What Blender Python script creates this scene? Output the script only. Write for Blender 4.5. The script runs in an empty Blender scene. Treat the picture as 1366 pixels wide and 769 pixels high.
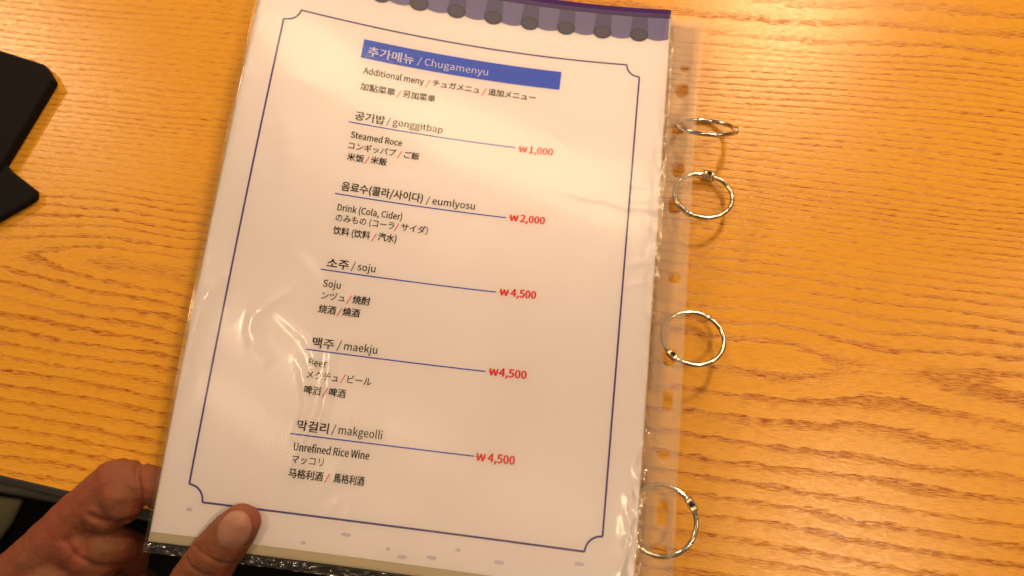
import bpy, bmesh, math, random
import numpy as np
from mathutils import Vector, noise, Matrix
random.seed(7)
R = math.radians
S = 0.001                       # all lengths below are millimetres
TZ = 3.0                        # table top is z=0; page heights are given from 3 mm below
sc = bpy.context.scene

# ------------------------------------------------------------------ camera
cam_d = bpy.data.cameras.new('camera'); cam = bpy.data.objects.new('camera', cam_d)
sc.collection.objects.link(cam); sc.camera = cam
cam.location = (176.13*S, 32.84*S, (354.33+TZ)*S)
cam.rotation_euler = (0.2808, 0.06052, 0.11991)
cam_d.sensor_width = 36; cam_d.lens = 36*1000/1366
cam_d.clip_start = 0.01; cam_d.clip_end = 20
cam_d.dof.use_dof = True; cam_d.dof.focus_distance = 0.352; cam_d.dof.aperture_fstop = 6.5

# ------------------------------------------------------------------ world and lamps
w = bpy.data.worlds.new('World'); sc.world = w; w.use_nodes = True
bg = w.node_tree.nodes['Background']; bg.inputs[0].default_value = (1.0, 0.68, 0.42, 1); bg.inputs[1].default_value = 0.13

def lamp(name, pos, target, power, size, col):
    d = bpy.data.lights.new(name, 'AREA'); d.shape = 'DISK'; d.size = size*S; d.energy = power; d.color = col
    o = bpy.data.objects.new(name, d); sc.collection.objects.link(o)
    o.location = [c*S for c in pos]
    v = Vector(target)-Vector(pos); o.rotation_euler = v.to_track_quat('-Z', 'Y').to_euler()
    return o
WARM = (1.0, 0.69, 0.39)
T0 = (200, 150, 0)
lamp('pendant_lamp', (1080, 430, 1000), T0, 1.4, 160, WARM)
lamp('pendant_lamp', (200, 735, 1000), T0, .95, 140, WARM)
lamp('pendant_lamp', (606, 32, 900), T0, 2.4, 55, WARM)
lamp('pendant_lamp', (500, 960, 900), T0, 5.6, 110, WARM)
lamp('pendant_lamp', (-900, 690, 750), T0, 3.2, 70, WARM)
lamp('pendant_lamp', (-58, 150, 1000), T0, 1.0, 70, WARM)
lamp('pendant_lamp', (-400, 1300, 600), T0, 6.0, 160, WARM)
lamp('pendant_lamp', (600, 1400, 900), T0, 4.2, 160, WARM)
lamp('pendant_lamp', (-95, 20, 1000), T0, .22, 90, WARM)
lamp('cool_fill_light', (-500, -500, 500), (60, 60, 0), 0.22, 500, (0.62, 0.72, 1.0))  # weak bluish fill added from the lower left, not an actual window

sc.view_settings.view_transform = 'Standard'; sc.view_settings.look = 'None'
sc.view_settings.exposure = 0.13; sc.view_settings.gamma = 1
sc.cycles.use_adaptive_sampling = True; sc.cycles.adaptive_threshold = .003; sc.cycles.adaptive_min_samples = 48
sc.cycles.use_denoising = True; sc.cycles.denoising_input_passes = 'RGB_ALBEDO_NORMAL'; sc.cycles.denoising_prefilter = 'ACCURATE'
sc.cycles.max_bounces = 8; sc.cycles.diffuse_bounces = 3; sc.cycles.glossy_bounces = 3; sc.cycles.transparent_max_bounces = 16; sc.cycles.blur_glossy = .5

# ------------------------------------------------------------------ helpers
C = sc.collection
def link(name, me, mat=None, parent=None, smooth=True):
    o = bpy.data.objects.new(name, me); C.objects.link(o)
    if mat: me.materials.append(mat)
    if parent: o.parent = parent
    if smooth and len(me.polygons):
        me.polygons.foreach_set('use_smooth', [True]*len(me.polygons))
    return o
def empty(name, loc=(0, 0, 0)):
    o = bpy.data.objects.new(name, None); C.objects.link(o); o.location = [c*S for c in loc]; o.empty_display_size = .01
    return o
def tag(o, label, cat, group=None):
    o['label'] = label; o['category'] = cat
    if group: o['group'] = group
def mesh(name, vs, fs, uvs=None):
    me = bpy.data.meshes.new(name)
    me.from_pydata([(v[0]*S, v[1]*S, v[2]*S) for v in vs], [], fs); me.update()
    if uvs is not None:
        l = me.uv_layers.new(name='UVMap')
        for lp in me.loops: l.data[lp.index].uv = (uvs[lp.vertex_index][0]*.01, uvs[lp.vertex_index][1]*.01)
    return me
def local(o, base):               # shift mesh data so that it is relative to the parent empty
    for v in o.data.vertices: v.co -= Vector([c*S for c in base])

# page surface: s = 0..210 from left, t = 0..297 from bottom, off = height above the paper
A0, A1, A2, B0, B1, C0, C1, C2 = 48.963, 2.901, -14.082, -5.682, -26.373, 18.205, 0.880, -5.401
def zf(s, t):
    u = (210-s)/210; v = 1-t/297
    return u*u*(A0+A1*v+A2*v*v)+u*(B0+B1*v)+C0*v+C1*v*v+C2*u**3 + TZ
def pg(s, t, off=0.0):
    z = zf(s, t); dx = (zf(s+.5, t)-zf(s-.5, t)); dy = (zf(s, t+.5)-zf(s, t-.5))
    n = Vector((-dx, -dy, 1)).normalized()
    return Vector((s, t, z))+n*off
def page_grid(name, s0, s1, t0, t1, ns, nt, off=0., mat=None, parent=None, top=None):
    vs, uv, fs = [], [], []
    for j in range(nt+1):
        for i in range(ns+1):
            s = s0+(s1-s0)*i/ns; t = t0+(t1-t0)*j/nt
            o = off(s, t) if callable(off) else off
            vs.append(pg(s, t, o)); uv.append((s, t))
    for j in range(nt):
        for i in range(ns):
            a = j*(ns+1)+i; fs.append((a, a+1, a+ns+2, a+ns+1))
    return link(name, mesh(name, vs, fs, uv), mat, parent)
def ribbon(pts, wdt, closed=False):
    vs, fs = [], []; n = len(pts)
    for i, p in enumerate(pts):
        a = pts[(i-1) % n] if (closed or i > 0) else p; b = pts[(i+1) % n] if (closed or i < n-1) else p
        d = Vector((b[0]-a[0], b[1]-a[1])).normalized(); nn = Vector((-d.y, d.x))
        vs += [(p[0]+nn.x*wdt/2, p[1]+nn.y*wdt/2), (p[0]-nn.x*wdt/2, p[1]-nn.y*wdt/2)]
    for i in range(n if closed else n-1):
        a = 2*i; b = 2*((i+1) % n); fs.append((a, a+1, b+1, b))
    return vs, fs
def printed(name, vs, fs, mat, parent, off=.12):
    return link(name, mesh(name, [pg(x, y, off) for x, y in vs], fs), mat, parent)

# ------------------------------------------------------------------ materials
def mat(name, col=(.5, .5, .5), rough=.5, metal=0., **kw):
    m = bpy.data.materials.new(name); m.use_nodes = True; nt = m.node_tree
    b = nt.nodes['Principled BSDF']
    b.inputs['Base Color'].default_value = (*col, 1); b.inputs['Roughness'].default_value = rough; b.inputs['Metallic'].default_value = metal
    for k, v in kw.items(): b.inputs[k].default_value = v
    return m, nt, b
class N:                          # tiny node helper
    def __init__(s, nt): s.nt = nt
    def __call__(s, typ, ins=None, **at):
        n = s.nt.nodes.new(typ)
        for k, v in at.items(): setattr(n, k, v)
        for k, v in (ins or {}).items():
            if hasattr(v, 'is_linked') or isinstance(v, bpy.types.NodeSocket): s.nt.links.new(v, n.inputs[k])
            else: n.inputs[k].default_value = v
        return n
    def math(s, op, a, b=None, c=None, clamp=False):
        n = s.nt.nodes.new('ShaderNodeMath'); n.operation = op; n.use_clamp = clamp
        for i, v in enumerate((a, b, c)):
            if v is None: continue
            if isinstance(v, bpy.types.NodeSocket): s.nt.links.new(v, n.inputs[i])
            else: n.inputs[i].default_value = v
        return n.outputs[0]
    def mix(s, f, a, b, typ='MIX'):
        n = s.nt.nodes.new('ShaderNodeMix'); n.data_type = 'RGBA'; n.blend_type = typ
        for i, v in ((0, f), (6, a), (7, b)):
            if isinstance(v, bpy.types.NodeSocket): s.nt.links.new(v, n.inputs[i])
            else: n.inputs[i].default_value = v if i == 0 else (*v, 1)
        return n.outputs[2]
    def ramp(s, f, stops, interp='LINEAR'):
        n = s.nt.nodes.new('ShaderNodeValToRGB'); n.color_ramp.interpolation = interp
        while len(n.color_ramp.elements) < len(stops): n.color_ramp.elements.new(.5)
        for e, (p, c) in zip(n.color_ramp.elements, stops):
            e.position = p; e.color = (*c, 1) if not isinstance(c, (int, float)) else (c, c, c, 1)
        s.nt.links.new(f, n.inputs[0]); return n.outputs[0]

# oak veneer: a smooth growth-ring field is stored on the vertices, grain and pores come from noise
def oak():
    m, nt, b = mat('oak_veneer'); n = N(nt)
    at = n('ShaderNodeAttribute', attribute_name='ring_field').outputs['Fac']
    geo = n('ShaderNodeNewGeometry').outputs['Position']
    def nz(sx, sy, sc_, det=4, rough=.6):
        mp = n('ShaderNodeMapping', {0: geo}); mp.inputs['Scale'].default_value = (sx, sy, 1); mp.inputs['Rotation'].default_value = (0, 0, R(1.6))
        return n('ShaderNodeTexNoise', {'Vector': mp.outputs[0], 'Scale': sc_, 'Detail': det, 'Roughness': rough}).outputs[0]
    wob = nz(14, 90, 1., 5, .65)
    wob2 = nz(90, 420, 1., 3, .6)
    ph = n.math('ADD', at, n.math('MULTIPLY', n.math('SUBTRACT', wob, .5), .95))
    ph = n.math('ADD', ph, n.math('MULTIPLY', n.math('SUBTRACT', wob2, .5), .55))
    fr = n.math('FRACT', ph)
    band = n.ramp(fr, [(0, .0), (.07, 1.), (.22, .8), (.42, .14), (.9, .0)])
    fib = nz(30, 1900, 1., 4, .7)                       # fine fibres
    pore = nz(170, 2600, 1., 2, .55)                     # short dark pores
    porem = n.math('SMOOTH_MIN', n.math('MULTIPLY', n.math('SUBTRACT', pore, .46, clamp=True), 7, clamp=True), 1., .1)
    strength = nz(6, 45, 1., 3, .5)
    strength = n.math('MULTIPLY_ADD', n.math('SUBTRACT', strength, .3), 2.3, 0.28, clamp=True)
    bm_ = n.math('MULTIPLY', band, n.math('MULTIPLY', strength, n('ShaderNodeAttribute', attribute_name='ring_depth').outputs['Fac']))
    dark = n.math('MULTIPLY', bm_, n.math('MULTIPLY_ADD', porem, 1.05, .34), clamp=True)
    dark = n.math('ADD', dark, n.math('MULTIPLY', porem, .20), clamp=True)
    broad = nz(3, 9, 1., 2, .5)
    base = n.mix(n.math('MULTIPLY_ADD', n.math('SUBTRACT', broad, .5), 1.4, .5, clamp=True), (.64, .295, .022), (.73, .36, .042))
    base = n.mix(n.math('MULTIPLY', n.math('SUBTRACT', fib, .35, clamp=True), 1.1, clamp=True), base, (.82, .46, .07))
    col = n.mix(dark, base, (.31, .070, .001))
    nt.links.new(col, b.inputs['Base Color'])
    nt.links.new(n.math('MULTIPLY_ADD', fib, .18, .13), b.inputs['Roughness'])
    h = n.math('SUBTRACT', n.math('MULTIPLY', fib, .5), n.math('MULTIPLY', dark, .55))
    grit = nz(700, 1500, 1., 2, .6)
    h = n.math('ADD', h, n.math('MULTIPLY', grit, .5))
    bp = n('ShaderNodeBump', {'Height': h, 'Strength': .42, 'Distance': .00022})
    nt.links.new(bp.outputs[0], b.inputs['Normal'])
    b.inputs['Specular IOR Level'].default_value = .40
    return m
M_oak = oak()

def paper(name, col):
    m, nt, b = mat(name, col, .75); n = N(nt)
    geo = n('ShaderNodeNewGeometry').outputs['Position']
    t1 = n('ShaderNodeTexNoise', {'Vector': geo, 'Scale': 18., 'Detail': 4}).outputs[0]
    nt.links.new(n.mix(t1, [c*.94 for c in col], [min(1, c*1.04) for c in col]), b.inputs['Base Color'])
    t2 = n('ShaderNodeTexNoise', {'Vector': geo, 'Scale': 900., 'Detail': 2}).outputs[0]
    nt.links.new(n('ShaderNodeBump', {'Height': t2, 'Strength': .1, 'Distance': .0001}).outputs[0], b.inputs['Normal'])
    return m
M_paper = paper('printed_paper', (.85, .815, .90)); M_paper2 = paper('cream_paper', (.66, .60, .46))
def ink(name, col, rough=.85): return mat(name, col, rough, **{'Specular IOR Level': .15})[0]
I_black = ink('brown_black_ink', (.014, .009, .006)); I_red = ink('red_ink', (.74, .012, .018)); I_blue = ink('blue_ink', (.05, .08, .62))
I_bar = ink('blue_banner_ink', (.03, .10, .74)); I_frame = ink('indigo_ink', (.075, .065, .27)); I_white = ink('white_knockout', (.66, .70, .86))
I_face = ink('slate_disc_ink', (.092, .092, .175)); I_purple = ink('dark_purple_ink', (.05, .02, .14)); I_tile = ink('lilac_tile_ink', (.185, .175, .40)); I_tile2 = ink('slate_tile_ink', (.11, .105, .26))
I_round = ink('grey_round_tile_ink', (.07, .072, .135)); I_ghost = ink('faint_show_through', (.60, .575, .76))

def film(name, haze, rough, scale=60., bump=.5, grid=False, dist=.0006, ior=1.45, gloss=.75):
    m = bpy.data.materials.new(name); m.use_nodes = True; nt = m.node_tree; nt.nodes.clear(); n = N(nt)
    out = n('ShaderNodeOutputMaterial')
    geo = n('ShaderNodeNewGeometry').outputs['Position']
    mp = n('ShaderNodeMapping', {0: geo}); mp.inputs['Scale'].default_value = (1, .7, 1)
    t1 = n('ShaderNodeTexNoise', {'Vector': mp.outputs[0], 'Scale': scale, 'Detail': 3., 'Roughness': .5, 'Distortion': .4}).outputs[0]
    t2 = n('ShaderNodeTexNoise', {'Vector': geo, 'Scale': scale*16, 'Detail': 3.}).outputs[0]
    h = n.math('ADD', t1, n.math('MULTIPLY', t2, .012))
    bp = n('ShaderNodeBump', {'Height': h, 'Strength': bump, 'Distance': dist})
    nrm = bp.outputs[0]; hz = haze
    if grid:
        uv = n('ShaderNodeUVMap').outputs[0]
        sp = n('ShaderNodeSeparateXYZ', {0: uv})
        a = n.math('ADD', sp.outputs[0], sp.outputs[1]); c = n.math('SUBTRACT', sp.outputs[0], sp.outputs[1])
        k = 2*math.pi/.0175
        g = n.math('MULTIPLY', n.math('SINE', n.math('MULTIPLY', a, k)), n.math('SINE', n.math('MULTIPLY', c, k)))
        hz = n.math('MULTIPLY_ADD', n.math('COMPARE', g, .8, .5), haze*1.5, haze*.55)
        nrm = n('ShaderNodeBump', {'Height': g, 'Strength': .5, 'Distance': .00008, 'Normal': nrm}).outputs[0]
    tr = n('ShaderNodeBsdfTransparent', {0: (.985, .98, .965, 1)})
    gl = n('ShaderNodeBsdfGlossy', {'Roughness': rough, 'Normal': nrm, 'Color': (1, 1, 1, 1)})
    df = n('ShaderNodeBsdfDiffuse', {'Color': (.82, .78, .68, 1), 'Normal': nrm})
    tl = n('ShaderNodeBsdfTranslucent', {'Color': (.82, .78, .68, 1)})
    dd = n('ShaderNodeMixShader', {0: .35, 1: df.outputs[0], 2: tl.outputs[0]})
    fr = n('ShaderNodeFresnel', {'IOR': ior, 'Normal': nrm})
    f = n.math('MULTIPLY', fr.outputs[0], gloss, clamp=True)
    gl2 = n('ShaderNodeBsdfGlossy', {'Roughness': min(1, rough*3), 'Normal': nrm, 'Color': (1, 1, 1, 1)})
    gl = n('ShaderNodeMixShader', {0: .62, 1: gl.outputs[0], 2: gl2.outputs[0]})
    m1 = n('ShaderNodeMixShader', {0: hz, 1: tr.outputs[0], 2: dd.outputs[0]})
    m2 = n('ShaderNodeMixShader', {0: f, 1: m1.outputs[0], 2: gl.outputs[0]})
    nt.links.new(m2.outputs[0], out.inputs[0])
    return m
M_film = film('clear_sleeve_film', .015, .10, 26., .07, gloss=.8)
M_strip = film('embossed_strip_film', .115, .22, 90., .5, grid=True)
M_seam = film('crinkled_seam_film', .015, .1, 110., .7, dist=.0012, gloss=2.2)
M_chrome, nt, b = mat('nickel_plated_steel', (.62, .57, .48), .2, 1.)
n = N(nt); g = n('ShaderNodeNewGeometry').outputs['Position']
tt = n('ShaderNodeTexNoise', {'Vector': g, 'Scale': 260., 'Detail': 3.}).outputs[0]
nt.links.new(n('ShaderNodeBump', {'Height': tt, 'Strength': .22, 'Distance': .0006}).outputs[0], b.inputs['Normal'])
nt.links.new(n.math('MULTIPLY_ADD', tt, .25, .06), b.inputs['Roughness'])
M_cast = mat('cast_hinge_metal', (.75, .66, .5), .42, 1.)[0]
M_pin = mat('dark_rivet', (.03, .025, .02), .35, .8)[0]
def leather(name, col, rough, sc_=500.):
    m, nt, b = mat(name, col, rough); n = N(nt); g = n('ShaderNodeNewGeometry').outputs['Position']
    v = n('ShaderNodeTexVoronoi', {'Vector': g, 'Scale': sc_}).outputs[0]
    b.inputs['Specular IOR Level'].default_value = .2
    nt.links.new(n('ShaderNodeBump', {'Height': v, 'Strength': .25, 'Distance': .0003}).outputs[0], b.inputs['Normal'])
    return m
M_black = leather('black_leather', (.0045, .004, .0045), .9, 900.)
M_edge = mat('black_rubber_edging', (.014, .013, .014), .5)[0]

# ------------------------------------------------------------------ floor, seat, cloth beyond the table edge
def slab(name, poly, z0, z1, m, parent=None, bev=0., seg=3):
    bm = bmesh.new(); vs = [bm.verts.new((x*S, y*S, z0*S)) for x, y in poly]
    f = bm.faces.new(vs); f.normal_update()
    r = bmesh.ops.extrude_face_region(bm, geom=[f])
    for v in [e for e in r['geom'] if isinstance(e, bmesh.types.BMVert)]: v.co.z = z1*S
    bmesh.ops.recalc_face_normals(bm, faces=bm.faces)
    if bev: bmesh.ops.bevel(bm, geom=list(bm.edges), offset=bev*S, segments=seg, profile=.5, affect='EDGES', clamp_overlap=True)
    me = bpy.data.meshes.new(name); bm.to_mesh(me); bm.free()
    return link(name, me, m, parent, smooth=False)
fl_m, nt, b = mat('dark_floor', (.02, .016, .013), .55); n = N(nt)
tt = n('ShaderNodeTexNoise', {'Scale': 30., 'Detail': 5.}).outputs[0]
nt.links.new(n.mix(tt, (.012, .010, .009), (.03, .024, .02)), b.inputs['Base Color'])
fl = slab('floor', [(-2500, -2500), (2500, -2500), (2500, 2500), (-2500, 2500)], -740, -730, fl_m); fl['kind'] = 'structure'

ED = math.atan2(10.8-14.1, -55.3+93.0)         # direction of the table's front edge
eo = Vector((-93.0, 14.1)); ea = Vector((math.cos(ED), math.sin(ED))); eb = Vector((-ea.y, ea.x))
def tb(a, b_): p = eo+ea*a+eb*b_; return (p.x, p.y)

seat = empty('dining_bench', (*tb(0, -120), -280))
base = (*tb(0, -120), -280)
o = slab('seat', [(-700, 30), (-700, -420), (500, -420), (500, -60), (-100, -16), (-229, -8), (-283, -6)], -300, -252, M_black, seat, 9); local(o, base)
M_pipe = mat('grey_piping', (.17, .165, .12), .6)[0]
def tube(name, pts, r, m, parent, seg=12, closed=False, flat=1.):
    vs, fs = [], []; n_ = len(pts); pts = [Vector(p) for p in pts]
    up = Vector((0, 0, 1))
    for i, p in enumerate(pts):
        a = pts[(i-1) % n_] if (closed or i > 0) else p; b_ = pts[(i+1) % n_] if (closed or i < n_-1) else p
        d = (b_-a).normalized(); u = up if abs(d.dot(up)) < .95 else Vector((1, 0, 0))
        x = d.cross(u).normalized(); y = x.cross(d)
        rr = r[i] if isinstance(r, (list, tuple)) else r
        for k in range(seg):
            an = 2*math.pi*k/seg; vs.append(p+x*rr*math.cos(an)+y*rr*flat*math.sin(an))
    for i in range(n_ if closed else n_-1):
        for k in range(seg):
            a = i*seg+k; b_ = i*seg+(k+1) % seg; c = ((i+1) % n_)*seg; fs.append((a, b_, c+(k+1) % seg, c+k))
    if not closed: fs += [tuple(range(seg))[::-1], tuple(range((n_-1)*seg, n_*seg))]
    return link(name, mesh(name, vs, fs), m, parent)
o = tube('piping', [(-700, 38.6, -254), (-282.9, -8.3, -254), (-229.5, -10.6, -254), (-100, -18, -254), (500, -60, -254)], 4.2, M_pipe, seat); local(o, base)
for a in (-600, 600):
    for b_ in (-80, -380):
        o = slab('leg', [tb(a-15, b_-15), tb(a+15, b_-15), tb(a+15, b_+15), tb(a-15, b_+15)], -730, -300, M_edge, seat, 2); local(o, base)
tag(seat, 'black padded bench seat with thin grey piping just past the table edge behind the hand', 'bench')
M_cloth, nt, b = mat('olive_cloth', (.21, .20, .105), .9)
o = slab('folded_cloth', [(-400, -16), (-254, -15.5), (-257.5, -33.7), (-266, -52), (-330, -90), (-400, -90)], -250, -245, M_cloth, None, 2.5)
tag(o, 'olive beige folded cloth lying on the dark bench seat at the lower left corner', 'cloth')

# ------------------------------------------------------------------ table
table = empty('wooden_table', (*tb(300, 350), 0)); tbase = (*tb(300, 350), 0)
a0_, a1_, b1_ = -420, 900, 720
na, nb = 264, 150
vs, fs, ring, dep = [], [], [], []
for j in range(nb+1):
    for i in range(na+1):
        a = a0_+(a1_-a0_)*i/na; bb = b1_*j/nb
        x, y = tb(a, bb)
        vs.append((x-tbase[0], y-tbase[1], 0))
        yy = y+.025*x + 5*noise.noise(Vector((x*.006, y*.01, 3.1)))+1.5*noise.noise(Vector((x*.016, y*.03, 9.1)))
        d = yy-120.0
        if d > 0: sp = 5.6-1.7*min(1, max(0, (d-25)/60))+2.0*min(1, max(0, (d-170)/120)); F = d/5.6 if d < 25 else 25/5.6+(d-25)/sp
        else: F = -d/(8.6 if x > 120 else 6.6 + .0*d) if x > 200 or x < 60 else -d/(6.6+2.0*(x-60)/140)
        F = math.sqrt(F*F+.6)
        wn = math.exp(-(d/34.0)**2)
        F += wn*(1.35*math.cos((x-322)/88.0)+.5*noise.noise(Vector((x*.02, 0, 5))))
        ring.append(F); dep.append(1.0-.45*min(1, max(0, (d-8)/40))*(1 if x < 60 else max(.35, 1-(x-60)/250)))
for j in range(nb):
    for i in range(na):
        a = j*(na+1)+i; fs.append((a, a+1, a+na+2, a+na+1))
me = mesh('tabletop', vs, fs)
at = me.attributes.new('ring_field', 'FLOAT', 'POINT'); at.data.foreach_set('value', ring)
at = me.attributes.new('ring_depth', 'FLOAT', 'POINT'); at.data.foreach_set('value', dep)
top = link('tabletop', me, M_oak, table, smooth=False)
# veneer board under the surface, edging strip, legs
o = slab('board', [tb(a0_, .3), tb(a1_, .3), tb(a1_, b1_-.3), tb(a0_, b1_-.3)], -28, -.3, mat('board_core', (.35, .19, .07), .6)[0], table, 0); local(o, tbase)
o = slab('edging', [tb(a0_, -3.6), tb(a1_, -3.6), tb(a1_, 0), tb(a0_, 0)], -30, .15, M_edge, table, .7); local(o, tbase)
for a in (a0_+60, a1_-60):
    for b_ in (70, b1_-60):
        o = slab('leg', [tb(a-25, b_-25), tb(a+25, b_-25), tb(a+25, b_+25), tb(a-25, b_+25)], -730, -28, M_edge, table, 3); local(o, tbase)
tag(table, 'orange brown oak veneer tabletop with wavy dark grain under the menu', 'table')

# ------------------------------------------------------------------ black pouch at left
pouch = empty('black_case', (-170, 200, 0)); pb = (-170, 200, 0)
o = slab('body', [(-300, 250), (-163, 240.5), (-133.2, 233.5), (-125.2, 224.5), (-126.2, 221), (-139.5, 169), (-300, 120)], .4, 6.5, M_black, pouch, 1.2); local(o, pb)
o = slab('flap', [(-300, 190), (-150, 182), (-134.5, 169.5), (-116.5, 159.5), (-115.5, 155.5), (-120, 151), (-135.5, 138.5), (-300, 92)], .4, 4.4, M_black, pouch, 1.4); local(o, pb)
M_glint = mat('painted_edge_glint', (.34, .31, .13), .4)[0]
o = tube('edge_glint', [(-158.5+t_*11.0, 168+t_*28, 6.6) for t_ in [k/8 for k in range(9)]], [.08+.35*math.sin(math.pi*k/8) for k in range(9)], M_glint, pouch, 8); local(o, pb)  # pale tapered tube stands in for the highlight on the case edge
tag(pouch, 'flat black case with cut corners and one thin pale line imitating an edge highlight at the left edge', 'case')

# ------------------------------------------------------------------ menu booklet
mb = empty('menu_booklet', (0, 0, 0))
tag(mb, 'clear sleeved menu page with blue frame, Korean headings and red prices held over the table', 'menu')
def jig(s, t): return .0
page = page_grid('paper_page', 0, 210, 0, 297, 70, 99, 0., M_paper, mb)
# printing on the page (sub-parts of the page)
def sub(ns): return
r = 7.0; L_, R_, T_, B_ = 12.5, 195.8, 260.0, 14.8
pts = []
def seg(p, q, k=40): return [(p[0]+(q[0]-p[0])*i/k, p[1]+(q[1]-p[1])*i/k) for i in range(k+1)]
def arc(cx, cy, a0, a1, k=10): return [(cx+r*math.cos(R(a0+(a1-a0)*i/k)), cy+r*math.sin(R(a0+(a1-a0)*i/k))) for i in range(k+1)]
vsA, fsA = [], []
for chain in (seg((L_+r, T_), (R_-r, T_)), arc(R_, T_, 180, 270), seg((R_, T_-r), (R_, B_+r)), arc(R_, B_, 90, 180),
              seg((R_-r, B_), (L_+r, B_)), arc(L_, B_, 0, 90), seg((L_, B_+r), (L_, T_-r)), arc(L_, T_, 270, 360)):
    v_, f_ = ribbon(chain, .85); k = len(vsA); vsA += v_; fsA += [tuple(i+k for i in f) for f in f_]
printed('printed_border', vsA, fsA, I_frame, page)
def rectp(name, s0, s1, t0, t1, m, off=.12, k=30):
    vs, fs = [], []
    for i in range(k+1):
        s = s0+(s1-s0)*i/k; vs += [(s, t0), (s, t1)]
    for i in range(k): fs.append((2*i, 2*i+2, 2*i+3, 2*i+1))
    return printed(name, vs, fs, m, page, off)
rectp('printed_banner', 51.9, 154.8, 240.9, 251.8, I_bar)
for k in range(5):
    rectp('printed_rule', 52.1, 136.0, 204.3-38.85*k-.3, 204.3-38.85*k+.3, I_blue)
# roof tile pattern along the top
def polyp(name, pts_, m, off): return printed(name, pts_, [tuple(range(len(pts_)))], m, page, off)
rectp('printed_header', 0, 210, 291.0, 297, I_purple, .10, 60)
for k in range(-1, 11):
    cs = 193.8-19.7*k          # round end tile centres
    l = cs+4.0; rr = cs+19.7-4.0
    if rr > 210: rr = 210
    if l < 210:
        a = []
        for i in range(9):
            x = l+(rr-l)*i/8; a.append((x, 277.6-1.3*math.sin(math.pi*min(1, (x-l)/11.7))))
        a = [(p[0], p[1]) for p in a if p[0] >= 0]+[(rr, 291), (max(l, 0), 291)]
        if rr > 0: polyp('printed_tile', a[::1], I_tile, .12)
    if 4 < cs < 206:
        polyp('printed_tile_column', [(cs-5, 279.5), (cs+5, 279.5), (cs+4.2, 291), (cs-4.2, 291)], I_tile2, .12)
        polyp('printed_round_tile', [(cs+5.0*math.cos(2*math.pi*i/24), 279.4+4.3*math.sin(2*math.pi*i/24)) for i in range(24)], I_round, .16)
        polyp('printed_tile_face', [(cs+3.6*math.cos(2*math.pi*i/24), 279.6+3.0*math.sin(2*math.pi*i/24)) for i in range(24)], I_face, .2)
for s_, t_, w_ in ((66.3, 3.2, 2.4), (84.5, 8.8, 4.6), (104, 5.2, 2), (110.5, 2.7, 4.6), (123.5, 4.0, 4.6), (134.5, 8.6, 2.6), (153, 5.8, 4.6), (187, 9.6, 4.4), (14.6, 11.1, 2.8)):
    polyp('show_through_mark', [(s_+w_*.5*math.cos(2*math.pi*i/16), t_+.8*math.sin(2*math.pi*i/16)) for i in range(16)], I_ghost, .12)

# text ---------------------------------------------------------------
try:      # the typeface that ships inside Blender itself; the built-in default is used if it is missing
    FONT = bpy.data.fonts.load(bpy.utils.system_resource('DATAFILES')+'/fonts/Noto Sans CJK Regular.woff2')
except Exception:
    FONT = None
def _unit():
    cu = bpy.data.curves.new('txt', 'FONT'); cu.body = 'H'; cu.size = 1
    if FONT: cu.font = FONT
    o = bpy.data.objects.new('txt', cu); C.objects.link(o)
    me = bpy.data.meshes.new_from_object(o.evaluated_get(bpy.context.evaluated_depsgraph_get())); bpy.data.objects.remove(o); bpy.data.curves.remove(cu)
    h = max(v.co.y for v in me.vertices)-min(v.co.y for v in me.vertices); bpy.data.meshes.remove(me); return .72/h
UNIT = _unit()
def text(body, s0, s1, t, size, m, bold=0., flush=True, pad=0):
    cu = bpy.data.curves.new('txt', 'FONT'); cu.body = body; cu.size = 1; cu.resolution_u = 2
    if FONT: cu.font = FONT
    o = bpy.data.objects.new('txt', cu); C.objects.link(o)
    dg = bpy.context.evaluated_depsgraph_get()
    me = bpy.data.meshes.new_from_object(o.evaluated_get(dg)); bpy.data.objects.remove(o); bpy.data.curves.remove(cu)
    co = [v.co*UNIT for v in me.vertices]; fc = [tuple(p.vertices) for p in me.polygons]; bpy.data.meshes.remove(me)
    xs = [c.x for c in co]; ys = [c.y for c in co]
    x0, x1, y0 = min(xs), max(xs), min(ys)
    k = (s1-s0)/(x1-x0); vs, fs = [], []
    b_ = bold*size*1.5            # a heavier weight: the glyphs laid over themselves a hair apart
    lay = [(0, 0)] if b_ <= .007*size else [(-b_, 0), (b_, 0), (0, b_*.7), (0, -b_*.7)]
    for q, (dx, dy) in enumerate(lay):
        o_ = len(vs)
        for c in co: vs.append(pg(s0+(c.x-x0)*k+dx, t+(c.y-(y0 if flush else 0))*size+dy, .15+.012*q))
        fs += [tuple(i_+o_ for i_ in f) for f in fc]
    return link('printed_text', mesh('printed_text', vs, fs), m, page, smooth=False)
K, Rd = I_black, I_red
text('추가메뉴', 54.9, 78.0, 242.8, 6.2, I_white, .012)
text('/ Chugamenyu', 80.0, 116.6, 243.7, 5.5, I_white, -.004, False)
text('Additional meny', 54.5, 84.9, 232.3, 4.9, K, .014, False)
text('/', 86.0, 88.0, 232.0, 4.6, Rd, .005, False)
text('チュガメニュ', 89.4, 113.6, 232.6, 4.4, K, .012)
text('/', 115.0, 117.1, 232.4, 4.6, Rd, .005, False)
text('追加メニュー', 118.3, 143.0, 232.4, 4.5, K, .012)
text('加點菜單', 54.5, 71.6, 222.9, 4.6, K, .018)
text('/', 72.6, 74.7, 223.0, 4.6, Rd, .005, False)
text('另加菜单', 75.7, 91.9, 223.2, 4.6, K, .018)
def item(kor, rom, k_end, r0, r1, t): text(kor, 54.6, k_end, t-.2, 5.4, K, .014); text('/ '+rom, r0, r1, t+.5, 5.1, K, .006, False)
item('공기밥', 'gonggitbap', 69.2, 70.2, 98.3, 206.2)
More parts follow.
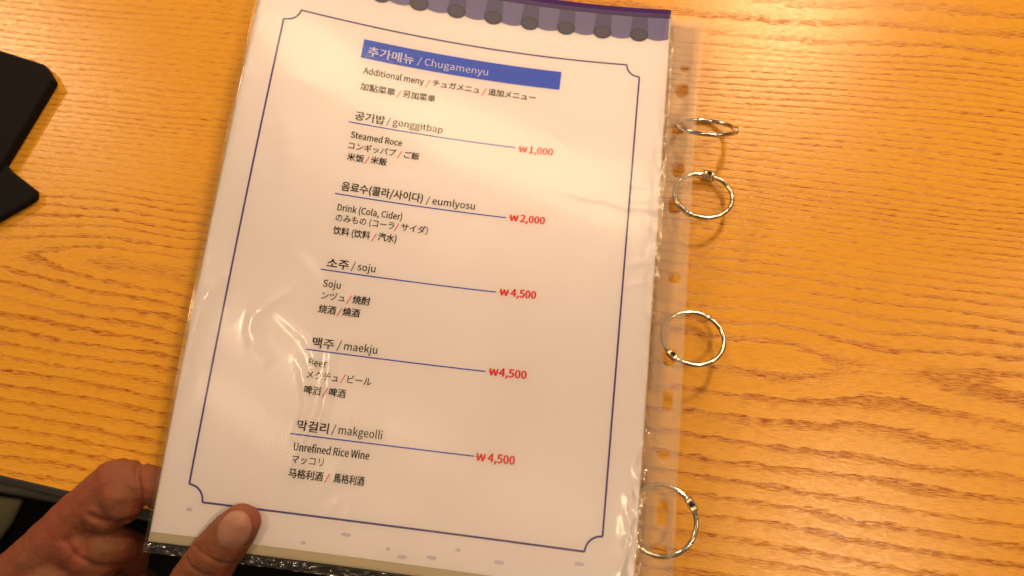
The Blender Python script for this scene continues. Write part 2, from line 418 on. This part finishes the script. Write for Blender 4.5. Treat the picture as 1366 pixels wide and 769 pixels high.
item('음료수(콜라/사이다)', 'eumlyosu', 94.0, 95.8, 120.0, 167.1)
item('소주', 'soju', 64.6, 66.0, 77.3, 128.2)
item('맥주', 'maekju', 64.4, 66.0, 84.6, 89.3)
item('막걸리', 'makgeolli', 68.7, 70.3, 93.3, 50.9)
text('Steamed Roce', 54.4, 79.4, 196.0, 4.7, K, .014, False)
text('コンギッパプ', 54.2, 77.4, 189.9, 4.3, K, .010); text('/', 78.2, 80.2, 189.9, 4.4, Rd, .005, False); text('ご飯', 81.4, 89.0, 189.9, 4.3, K, .014)
text('米饭', 54.5, 62.7, 183.8, 4.4, K, .016); text('/', 63.2, 65.2, 184.2, 4.4, Rd, .005, False); text('米飯', 66.0, 73.8, 184.1, 4.4, K, .016)
text('Drink (Cola, Cider)', 54.6, 85.6, 157.0, 4.7, K, .010, False)
text('のみもの (コーラ', 54.6, 82.6, 150.9, 4.5, K, .006); text('/', 82.8, 84.8, 151.6, 4.4, Rd, .005, False); text('サイダ)', 86.0, 98.9, 151.0, 4.5, K, .008)
text('饮料 (饮料', 54.5, 72.0, 144.2, 4.6, K, .012); text('/', 73.0, 75.0, 144.8, 4.4, Rd, .005, False); text('汽水)', 75.9, 84.7, 144.4, 4.6, K, .014)
text('Soju', 54.5, 62.6, 118.4, 4.7, K, .008, False)
text('ンヅュ', 54.8, 65.6, 112.4, 4.2, K, .008); text('/', 66.6, 68.6, 112.4, 4.4, Rd, .005, False); text('焼酎', 69.3, 77.4, 112.2, 4.5, K, .014)
text('烧酒', 54.6, 62.5, 105.6, 4.5, K, .012); text('/', 63.3, 65.3, 106.0, 4.4, Rd, .005, False); text('燒酒', 65.8, 73.6, 105.8, 4.5, K, .014)
text('Beer', 54.6, 62.8, 80.4, 4.7, K, .008, False)
text('メクチュ', 54.6, 69.2, 74.6, 4.3, K, .008); text('/', 70.2, 72.3, 75.0, 4.4, Rd, .005, False); text('ビール', 73.3, 84.4, 74.8, 4.3, K, .008)
text('啤酒', 54.8, 62.3, 67.3, 4.5, K, .014); text('/', 63.3, 65.3, 67.7, 4.4, Rd, .005, False); text('啤酒', 66.1, 73.6, 67.6, 4.5, K, .014)
text('Unrefined Rice Wine', 54.8, 89.0, 41.8, 4.7, K, .014, False)
text('マッコリ', 54.8, 69.1, 36.2, 4.3, K, .006)
text('马格利酒', 54.6, 70.0, 29.9, 4.5, K, .016); text('/', 70.9, 72.9, 30.3, 4.4, Rd, .005, False); text('馬格利酒', 74.9, 88.6, 30.1, 4.5, K, .016)
for i, (p, t_) in enumerate((('1,000', 202.2), ('2,000', 164.1), ('4,500', 125.3), ('4,500', 86.3), ('4,500', 47.2))):
    w0 = 137.6 if i != 4 else 136.8
    text('₩', w0, w0+4.6, t_, 4.5, Rd, .02, False)
    text(p, w0+(5.6 if i != 3 else 4.9), w0+17.6, t_, 5.2, Rd, .024, False)

# clear pocket film with wrinkles -----------------------------------
RIDGES = [  # (points in page mm, width, height)
    ([(44, 130), (45, 121), (41.5, 115), (33, 107.5), (27, 101), (26.5, 93), (30, 85), (35, 80)], 2.4, .55),
    ([(35, 104), (43, 98.5), (51, 93), (56, 86), (57.5, 80)], 1.8, .4),
    ([(49, 82), (52, 78), (55, 70), (57, 62), (56, 55), (54.5, 47)], 1.4, .45),
    ([(63, 96), (64, 84), (65, 70), (65, 60), (62.5, 50), (59, 38), (56, 30)], 1.8, .45),
    ([(10.5, 117), (5, 110), (2.5, 98), (1.5, 82), (0.5, 66), (0, 50)], 3.4, .95),
    ([(24, 200), (28, 185), (27, 170)], 3.5, .25),
    ([(184, 180), (194, 177), (203, 178), (209, 176)], 1.6, 0.17), ([(186, 190), (196, 186), (207, 186)], 1.4, 0.13),
    ([(196, 146), (203, 149), (209, 150)], 1.3, 0.15), ([(195, 134), (202, 138), (209, 140)], 1.1, 0.13),
    ([(150, 216), (156, 212), (160, 207)], 1.4, 0.15), ([(165, 182), (178, 180), (186, 181)], 1.6, 0.13),
    ([(78, 22), (73, 16), (70, 12), (66, 8)], 1.2, .45), ([(84, 19), (80, 12), (76, 8)], 1.0, .4),
    ([(76, 36), (74, 30), (73, 25)], 1.2, .25), ([(46, 130), (52, 122), (54, 112)], 2.0, .25),
]
def dseg(px, py, ax, ay, bx, by):
    vx, vy = bx-ax, by-ay; k = max(0, min(1, ((px-ax)*vx+(py-ay)*vy)/(vx*vx+vy*vy)))
    return math.hypot(px-ax-k*vx, py-ay-k*vy), k
def film_h(s, t):
    h = .7+.09*noise.noise(Vector((s*.022, t*.016, 1.7)))+.02*noise.noise(Vector((s*.07, t*.05, 4.2)))+.012*noise.noise(Vector((s*.3, t*.22, 3.9)))
    h += 1.5*math.exp(-((s-20)/52.0)**2)*min(1, max(0, (t-120)/100.0))
    for pts_, w_, a_ in RIDGES:
        if min(p[0] for p in pts_)-9 < s < max(p[0] for p in pts_)+9 and min(p[1] for p in pts_)-9 < t < max(p[1] for p in pts_)+9:
            best = 99; pos = 0
            for i in range(len(pts_)-1):
                d, k = dseg(s, t, *pts_[i], *pts_[i+1])
                if d < best: best = d; pos = (i+k)/(len(pts_)-1)
            h += a_*.8*math.exp(-(best/(w_*1.15))**2)*(.35+.65*math.sin(math.pi*max(.05, min(.95, pos))))*(1+.4*noise.noise(Vector((s*.2, t*.2, 7))))
    # crinkles along the weld beside the strip, stronger near the bottom
    e = math.exp(-((s-211)/5.0)**2)*(.3+1.3*max(0, 1-t/75.0))
    h += e*(.5+1.1*noise.noise(Vector((s*.45, t*.16, 2.2))))
    e2 = math.exp(-((s+1.5)/3.2)**2); h += e2*.35*noise.noise(Vector((s*.4, t*.12, 6.2)))
    edge = min(1, max(0, (s+1.8)/2.4))
    lo = min(1, max(0, (t+5)/4.0))
    h = .25+max(.12, h)*edge*(.3+.7*lo)
    return h
front = page_grid('pocket_film', -1.8, 212.0, -5.2, 293.3, 190, 250, film_h, M_film, mb)
# underlying sheets and their pockets
def under(name, s0, s1, t0, t1, off, m): return page_grid(name, s0, s1, t0, t1, 30, 40, off, m, mb)
under('back_sheet', .4, 210.4, -3.7, 294, -.55, M_paper2)
under('back_sheet', -.8, 209.4, -4.3, 295, -1.1, M_paper2)
under('back_film', -2.0, 212.2, -5.0, 292.5, -.3, M_film)
def seam_h(s, t): return -.3+.8*noise.noise(Vector((s*.35, t*.8, 3.3)))+.3*noise.noise(Vector((s*1.1, t*1.3, 5.3)))
page_grid('bottom_seam', -1.9, 212, -8.8, -4.9, 200, 8, seam_h, M_seam, mb)
page_grid('side_seam', 209.8, 212.6, -6, 293, 4, 260, lambda s, t: .45+(.16+1.0*max(0, 1-t/80))*noise.noise(Vector((s*.5, t*.25, 8.3)))*math.sin(math.pi*(s-209.8)/2.8), M_seam, mb)

HOLES = [(218.8, 259.5, 2.7, 2.0, 2), (218.2, 246.0, 3.6, 4.6, 2.2), (217.8, 223.0, 4.0, 3.3, 2), (218.6, 199.3, 3.6, 4.2, 2.2), (217.9, 179.5, 3.6, 4.6, 2.2),
         (219.6, 141.5, 3.1, 3.1, 2), (219.4, 103.0, 3.4, 4.6, 2.4), (219.6, 82.8, 2.4, 5.0, 4), (219.2, 59.0, 2.8, 2.7, 2), (219.8, 34.5, 2.4, 5.6, 4), (219.4, 18.5, 3.6, 3.4, 2.2)]
def strip(name, s0, s1fn, t0, t1, off, ds, dt, m):
    vs, uv, fs = [], [], []; idx = {}
    def V(s, t):
        k = (round(s, 3), round(t, 3))
        if k not in idx:
            idx[k] = len(vs); o = off + .25*noise.noise(Vector((s*.1, t*.04, off))); vs.append(pg(s, t, o)); uv.append((s, t))
        return idx[k]
    hs = sorted([(h[0]+ds, h[1]+dt, h[2], h[3], h[4]) for h in HOLES], key=lambda h: h[1])
    cur = t0
    cells = []
    for h in hs:
        a, b_ = h[1]-h[3]-1.0, h[1]+h[3]+1.0
        cells.append((cur, a, None)); cells.append((a, b_, h)); cur = b_
    cells.append((cur, t1, None))
    K_ = 6
    for a, b_, h in cells:
        if h is None:
            nn = max(1, int(math.ceil((b_-a)/4)))
            for j in range(nn):
                ta, tb_ = a+(b_-a)*j/nn, a+(b_-a)*(j+1)/nn
                for i in range(K_):
                    fa = lambda i_, tt: s0+(s1fn(tt)-s0)*i_/K_
                    fs.append((V(fa(i, ta), ta), V(fa(i+1, ta), ta), V(fa(i+1, tb_), tb_), V(fa(i, tb_), tb_)))
        else:
            # boundary points of the cell, walked counter-clockwise, joined radially to a superellipse hole
            bd = [(s0+(s1fn(a)-s0)*i/K_, a) for i in range(K_)]
            bd += [(s1fn(a+(b_-a)*j/K_), a+(b_-a)*j/K_) for j in range(K_)]
            bd += [(s0+(s1fn(b_)-s0)*(K_-i)/K_, b_) for i in range(K_)]
            bd += [(s0, b_-(b_-a)*j/K_) for j in range(K_)]
            n_ = len(bd); e = 2.0/h[4]
            hp = []
            for p in bd:
                an = math.atan2((p[1]-h[1])/(b_-a), (p[0]-h[0])/(s1fn(a)-s0)); c_, s_ = math.cos(an), math.sin(an)
                hp.append((h[0]+h[2]*math.copysign(abs(c_)**e, c_), h[1]+h[3]*math.copysign(abs(s_)**e, s_)))
            mid = [((p[0]+q[0]*3)/4, (p[1]+q[1]*3)/4) for p, q in zip(bd, hp)]
            for i in range(n_):
                j = (i+1) % n_
                fs.append((V(*bd[i]), V(*bd[j]), V(*mid[j]), V(*mid[i]))); fs.append((V(*mid[i]), V(*mid[j]), V(*hp[j]), V(*hp[i])))
    return link(name, mesh(name, vs, fs, uv), m, mb)
strip('binding_strip', 211.8, lambda t: 225.7, -5.2, 292.6, .25, 0, 0, M_strip)
strip('binding_strip', 211.6, lambda t: 224.8+3.6*max(0, (t-170)/120), -4.6, 291.4, -.45, .7, -1.0, M_strip)
strip('binding_strip', 211.2, lambda t: 225.2, -4.2, 290.0, -1.0, -.5, 1.0, M_strip)

# ------------------------------------------------------------------ binder rings
def make_ring(label, cx, cy, cz, r_, lean, roll, hinge, latch, hinge_side=1):
    """ring in a plane holding the page's width direction, leaning towards the reader"""
    t = empty('binder_ring', (cx, cy, 0)); base = (cx, cy, 0)
    e1 = Vector((math.cos(R(roll)), 0, -math.sin(R(roll)))); e2 = Vector((0, -math.sin(R(lean)), math.cos(R(lean))))
    nn = e1.cross(e2).normalized(); c = Vector((cx, cy, cz))
    def P_(a, rr=r_): return c+(e1*math.cos(R(a))+e2*math.sin(R(a)))*rr
    def arc_(a, b_, k=36): return [P_(a+(b_-a)*i/k) for i in range(k+1)]
    wire = 1.08
    for a, b_ in ((hinge+7, latch-6), (latch+6, hinge+360-7)):
        local(tube('half_hoop', arc_(a, b_, 48), wire, M_chrome, t, 14), base)
    # hinge: three knuckles and a dark rivet
    for k_, (a, m_) in enumerate(((-6.5, .95), (0, 1.0), (6.5, .95))):
        d = (P_(hinge+a+2)-P_(hinge+a-2)).normalized()
        q = P_(hinge+a)
        bm = bmesh.new(); bmesh.ops.create_cube(bm, size=1)
        x = (q-c).normalized()
        for v in bm.verts:
            v.co = (q-Vector(base)+d*v.co.x*2.0+x*v.co.y*3.0*m_+nn*v.co.z*2.6)*S
        bmesh.ops.bevel(bm, geom=list(bm.edges), offset=.4*S, segments=2, profile=.5, affect='EDGES')
        me = bpy.data.meshes.new('hinge_knuckle'); bm.to_mesh(me); bm.free(); link('hinge_knuckle', me, M_cast, t)
    q = P_(hinge)
    s_ = 1 if nn.z > 0 else -1
    local(tube('rivet', [q+nn*s_*1.0, q+nn*s_*1.55], 1.0, M_pin, t, 16), base)
    local(tube('rivet_collar', [q+nn*s_*.9, q+nn*s_*1.32], 1.5, M_cast, t, 16), base)
    # latch: overlapping flattened tongue
    local(tube('latch', arc_(latch-8, latch+8, 8), [wire*.9, wire*1.15, wire*1.25, wire*1.25, wire*1.3, wire*1.25, wire*1.2, wire*1.05, wire*.9], M_chrome, t, 10), base)
    tag(t, label, 'binder ring', 'metal rings through the punched strip of the menu')
    return t
RG = 14.3
make_ring('topmost binder ring, standing almost edge on beside the menu', 231.0, 223.0, 12.0, RG, 42.5, 0, 8, 185)
make_ring('second binder ring from the top, hinge rivet at its far side', 231.8, 187.5, 8.2, RG, 72, 2, 282, 118)
make_ring('third binder ring from the top, its hinge lying over the punched strip', 230.3, 114.2, 11.0, RG, 71, 2, 132, 300)
make_ring('lowest binder ring near the bottom corner of the menu, hinge at the right', 219.8, 31.6, 18.6, 14.9, 80, -7, 328, 150)

# ------------------------------------------------------------------ hand
def uvsphere(bm, c, r_, ax=None):
    mat_ = Matrix.Translation(Vector(c)*S)
    bmesh.ops.create_icosphere(bm, subdivisions=2, radius=1, matrix=mat_ @ (ax if ax else Matrix.Scale(r_*S, 4)))
def chain(bm, pts):                # pts: (x,y,z,r); round cones made of many spheres, welded later by voxel remesh
    for (a, b_) in zip(pts[:-1], pts[1:]):
        A_, B_v = Vector(a[:3]), Vector(b_[:3]); L = (B_v-A_).length; k = max(2, int(L/(a[3]*.17)))
        for i in range(k+1):
            f_ = i/k; uvsphere(bm, A_.lerp(B_v, f_), a[3]+(b_[3]-a[3])*f_)
bm = bmesh.new()
TH = [(-8, -90, -45, 18), (6, -52, -14, 15.5), (20.4, -20.5, 11, 12.8), (29.8, -5.5, 19.5, 11.2), (38.1, 5.2, 24.5, 9.8), (40.6, 8.6, 25.5, 8.9)]
IX = [(-95, -62, -24, 18), (-82.6, -39.2, -14, 16), (-64.5, -18.7, -8, 14), (-49.3, .5, -3, 12.3), (-33.2, 17.6, 1, 11.8)]
IX2 = [(-28.2, 18.2, -1, 11), (-11.4, 17.2, -.5, 10), (11.1, 13.6, 3, 8.2), (24, 10, 5, 7)]
MD = [(-85, -62, -34, 16), (-60, -40, -24, 14), (-42, -20, -11, 12), (-34.4, -11.8, -9, 10.8)]
MD2 = [(-34.4, -11.8, -9, 10.8), (-33, -14, -25, 9.3), (-40, -24, -42, 8.4), (-50, -40, -46, 7.4)]
RN = [(-78, -80, -50, 15), (-56, -58, -46, 12.5), (-42, -38, -38, 11), (-36, -34, -50, 9.2), (-44, -48, -62, 8.2), (-54, -62, -64, 7)]
LT = [(-66, -96, -62, 13), (-46, -72, -62, 11), (-34, -56, -58, 9.6), (-32, -56, -68, 8.2), (-44, -66, -78, 7.4), (-54, -74, -78, 6.4)]
for c_ in (TH, IX, IX2, MD, MD2, RN, LT): chain(bm, c_)
for c_, r_ in (((-28.8, 11.5, 3.2), 10.4), ((-27.6, 8.0, 2.2), 9.6), ((-36, 4, 0), 11), ((-42.5, -17, -9), 12.5), ((-36, -12.5, -6.5), 10.6), ((-50, -12, -7), 13.5), ((-60, -30, -12), 17), ((-75, -50, -26), 21), ((-55, -65, -36), 25), ((-30, -82, -45), 24), ((-58, -95, -55), 26), ((-92, -85, -50), 25),
               ((-84, -115, -65), 26), ((-22, -64, -32), 18), ((-8, -66, -30), 17), ((-40, -46, -30), 17)):
    uvsphere(bm, c_, r_)
chain(bm, [(-95, -95, -55, 26), (-140, -170, -80, 25), (-205, -258, -96, 31)])
chain(bm, [(-75, -50, -26, 20), (-92, -85, -50, 25)])
me = bpy.data.meshes.new('hand'); bm.to_mesh(me); bm.free()
ho = bpy.data.objects.new('person', me); C.objects.link(ho)
md = ho.modifiers.new('r', 'REMESH'); md.mode = 'VOXEL'; md.voxel_size = .00085
md2 = ho.modifiers.new('s', 'SMOOTH'); md2.iterations = 12; md2.factor = .6
dg = bpy.context.evaluated_depsgraph_get()
me2 = bpy.data.meshes.new_from_object(ho.evaluated_get(dg)); ho.modifiers.clear(); ho.data = me2
# skin creases and nail groove pressed into the surface
CRE = [  # pts mm, width, depth
    ([(-23.8, 27.4, 8), (-20.8, 22.3, 8), (-17.8, 17.3, 8), (-16.4, 11.5, 8), (-17, 4, 6)], 1.5, 2.2),
    ([(-37.3, 2.0, 0), (-31.5, 0.0, 0), (-25.6, -1.0, 0), (-20, 1.2, 0)], 1.7, 1.9),
    ([(-47.8, -10.8, 0), (-43.2, -16.3, 0), (-34, -20.1, 0), (-28, -20.2, 0)], 1.2, 1.2), ([(-45, -5, 0), (-41, -10, 0)], 1.0, .5), ([(-33, -6, 0), (-30, -12, 0)], 1.0, .4),
    ([(22.5, -2.6, 30), (29.3, -5.2, 30), (35.8, -7.8, 30), (42, -8.7, 30)], .75, .8),
    ([(19.6, -8.6, 28), (24.2, -11.4, 28), (29.6, -13.6, 28), (34, -14, 26)], .7, .7), ([(25, -1.2, 30), (30, -3.3, 30), (33, -4.6, 30)], .6, .45),
    ([(20, -15, 20), (27, -18, 22)], .8, .4), ([(34.6, 13.6, 30), (33.9, 8.5, 30), (35.6, 2.8, 30)], .7, .6), ([(36, .9, 30), (41, -1.2, 30), (46.5, .4, 30)], .7, .5), ([(46.8, 1, 30), (48.4, 6, 30), (46.8, 12, 30)], .7, .5),
]
def d3(p, a, b_):
    ab = b_-a; k = max(0, min(1, (p-a).dot(ab)/ab.dot(ab))); return (p-a-ab*k).length
cs = [([Vector(q) for q in pts_], w_, dp) for pts_, w_, dp in CRE]
me2.update()
nrm = [v.normal.copy() for v in me2.vertices]
for v, n_ in zip(me2.vertices, nrm):
    p = v.co/S
    if not (-100 < p.x < 75 and -70 < p.y < 40): continue
    dsp = .35*noise.noise(p*.16)+.12*noise.noise(p*.5)
    for pts_, w_, dp in cs:
        # distance in the xy plane only, upper side of the hand
        if n_.z < -.1: continue
        best = 99
        for a, b_ in zip(pts_[:-1], pts_[1:]):
            aa, bb_, pp = Vector((a.x, a.y, 0)), Vector((b_.x, b_.y, 0)), Vector((p.x, p.y, 0))
            best = min(best, d3(pp, aa, bb_))
        if best < w_*3: dsp -= .8*dp*math.exp(-(best/w_)**2)
    v.co += n_*dsp*S
def skin():
    m, nt, b = mat('skin', (.5, .26, .17), .66); n = N(nt); g = n('ShaderNodeNewGeometry').outputs['Position']
    t1 = n('ShaderNodeTexNoise', {'Vector': g, 'Scale': 45., 'Detail': 4.}).outputs[0]
    t2 = n('ShaderNodeTexNoise', {'Vector': g, 'Scale': 210., 'Detail': 4.}).outputs[0]
    c1 = n.mix(n.math('MULTIPLY_ADD', n.math('SUBTRACT', t1, .5), 2.6, .5, clamp=True), (.18, .064, .022), (.26, .050, .026))
    c1 = n.mix(n.math('MULTIPLY', t2, .45), c1, (.15, .052, .02))
    nt.links.new(c1, b.inputs['Base Color'])
    b.inputs['Subsurface Weight'].default_value = .14; b.inputs['Subsurface Radius'].default_value = (.004, .0016, .0008); b.inputs['Subsurface Scale'].default_value = 1.
    v = n('ShaderNodeTexVoronoi', {'Vector': g, 'Scale': 900.}, feature='DISTANCE_TO_EDGE').outputs[0]
    h = n.math('ADD', n.math('MULTIPLY', n.math('MINIMUM', v, .15), 1.6), n.math('MULTIPLY', t2, 1.))
    nt.links.new(n('ShaderNodeBump', {'Height': h, 'Strength': .6, 'Distance': .0006}).outputs[0], b.inputs['Normal'])
    return m
M_skin = skin(); me2.materials.clear(); me2.materials.append(M_skin)
me2.polygons.foreach_set('use_smooth', [True]*len(me2.polygons))
tag(ho, 'bare left hand pinching the bottom left corner of the menu, thumb on the film', 'person')
# thumb nail: a curved plate on the top of the thumb tip
def nail():
    ax = Vector((-.22, 1, .12)).normalized()
    side = ax.cross(Vector((.12, -.12, 1))).normalized(); up = side.cross(ax).normalized()
    if up.z < 0: up = -up
    c = Vector((40.9, 6.6, 25.4)); vs, fs = [], []
    nu, nv = 16, 18
    from mathutils.bvhtree import BVHTree
    bv = BVHTree.FromPolygons([v.co/S for v in me2.vertices], [tuple(p.vertices) for p in me2.polygons])
    for j in range(nv+1):
        y = -7.8+16.0*j/nv; e_ = (y-.2)/8.2
        wd = 7.6*(max(0, 1-abs(e_)**3.2))**.5+.05
        for i in range(nu+1):
            x = -1+2*i/nu
            ang = x*wd/8.3
            d = (up*math.cos(ang)+side*math.sin(ang))
            o_ = c+ax*y
            hit = bv.ray_cast(o_+d*25, -d, 40)
            q = hit[0] if hit[0] else o_+d*9.5
            rim = 1-max(abs(x), abs(e_))
            lift = .35+(.0 if rim > .12 else -(.12-rim)*5.5)
            vs.append(q+d*lift)
    for j in range(nv):
        for i in range(nu):
            a = j*(nu+1)+i; fs.append((a, a+1, a+nu+2, a+nu+1))
    m, nt, b = mat('thumb_nail', (.30, .14, .098), .5); b.inputs['Coat Weight'].default_value = .12
    b.inputs['Subsurface Weight'].default_value = .2; b.inputs['Subsurface Radius'].default_value = (.002, .001, .0006)
    o = link('nail', mesh('nail', vs, fs), m, ho)
    s_ = o.modifiers.new('s', 'SMOOTH'); s_.iterations = 3
    return o
nail()
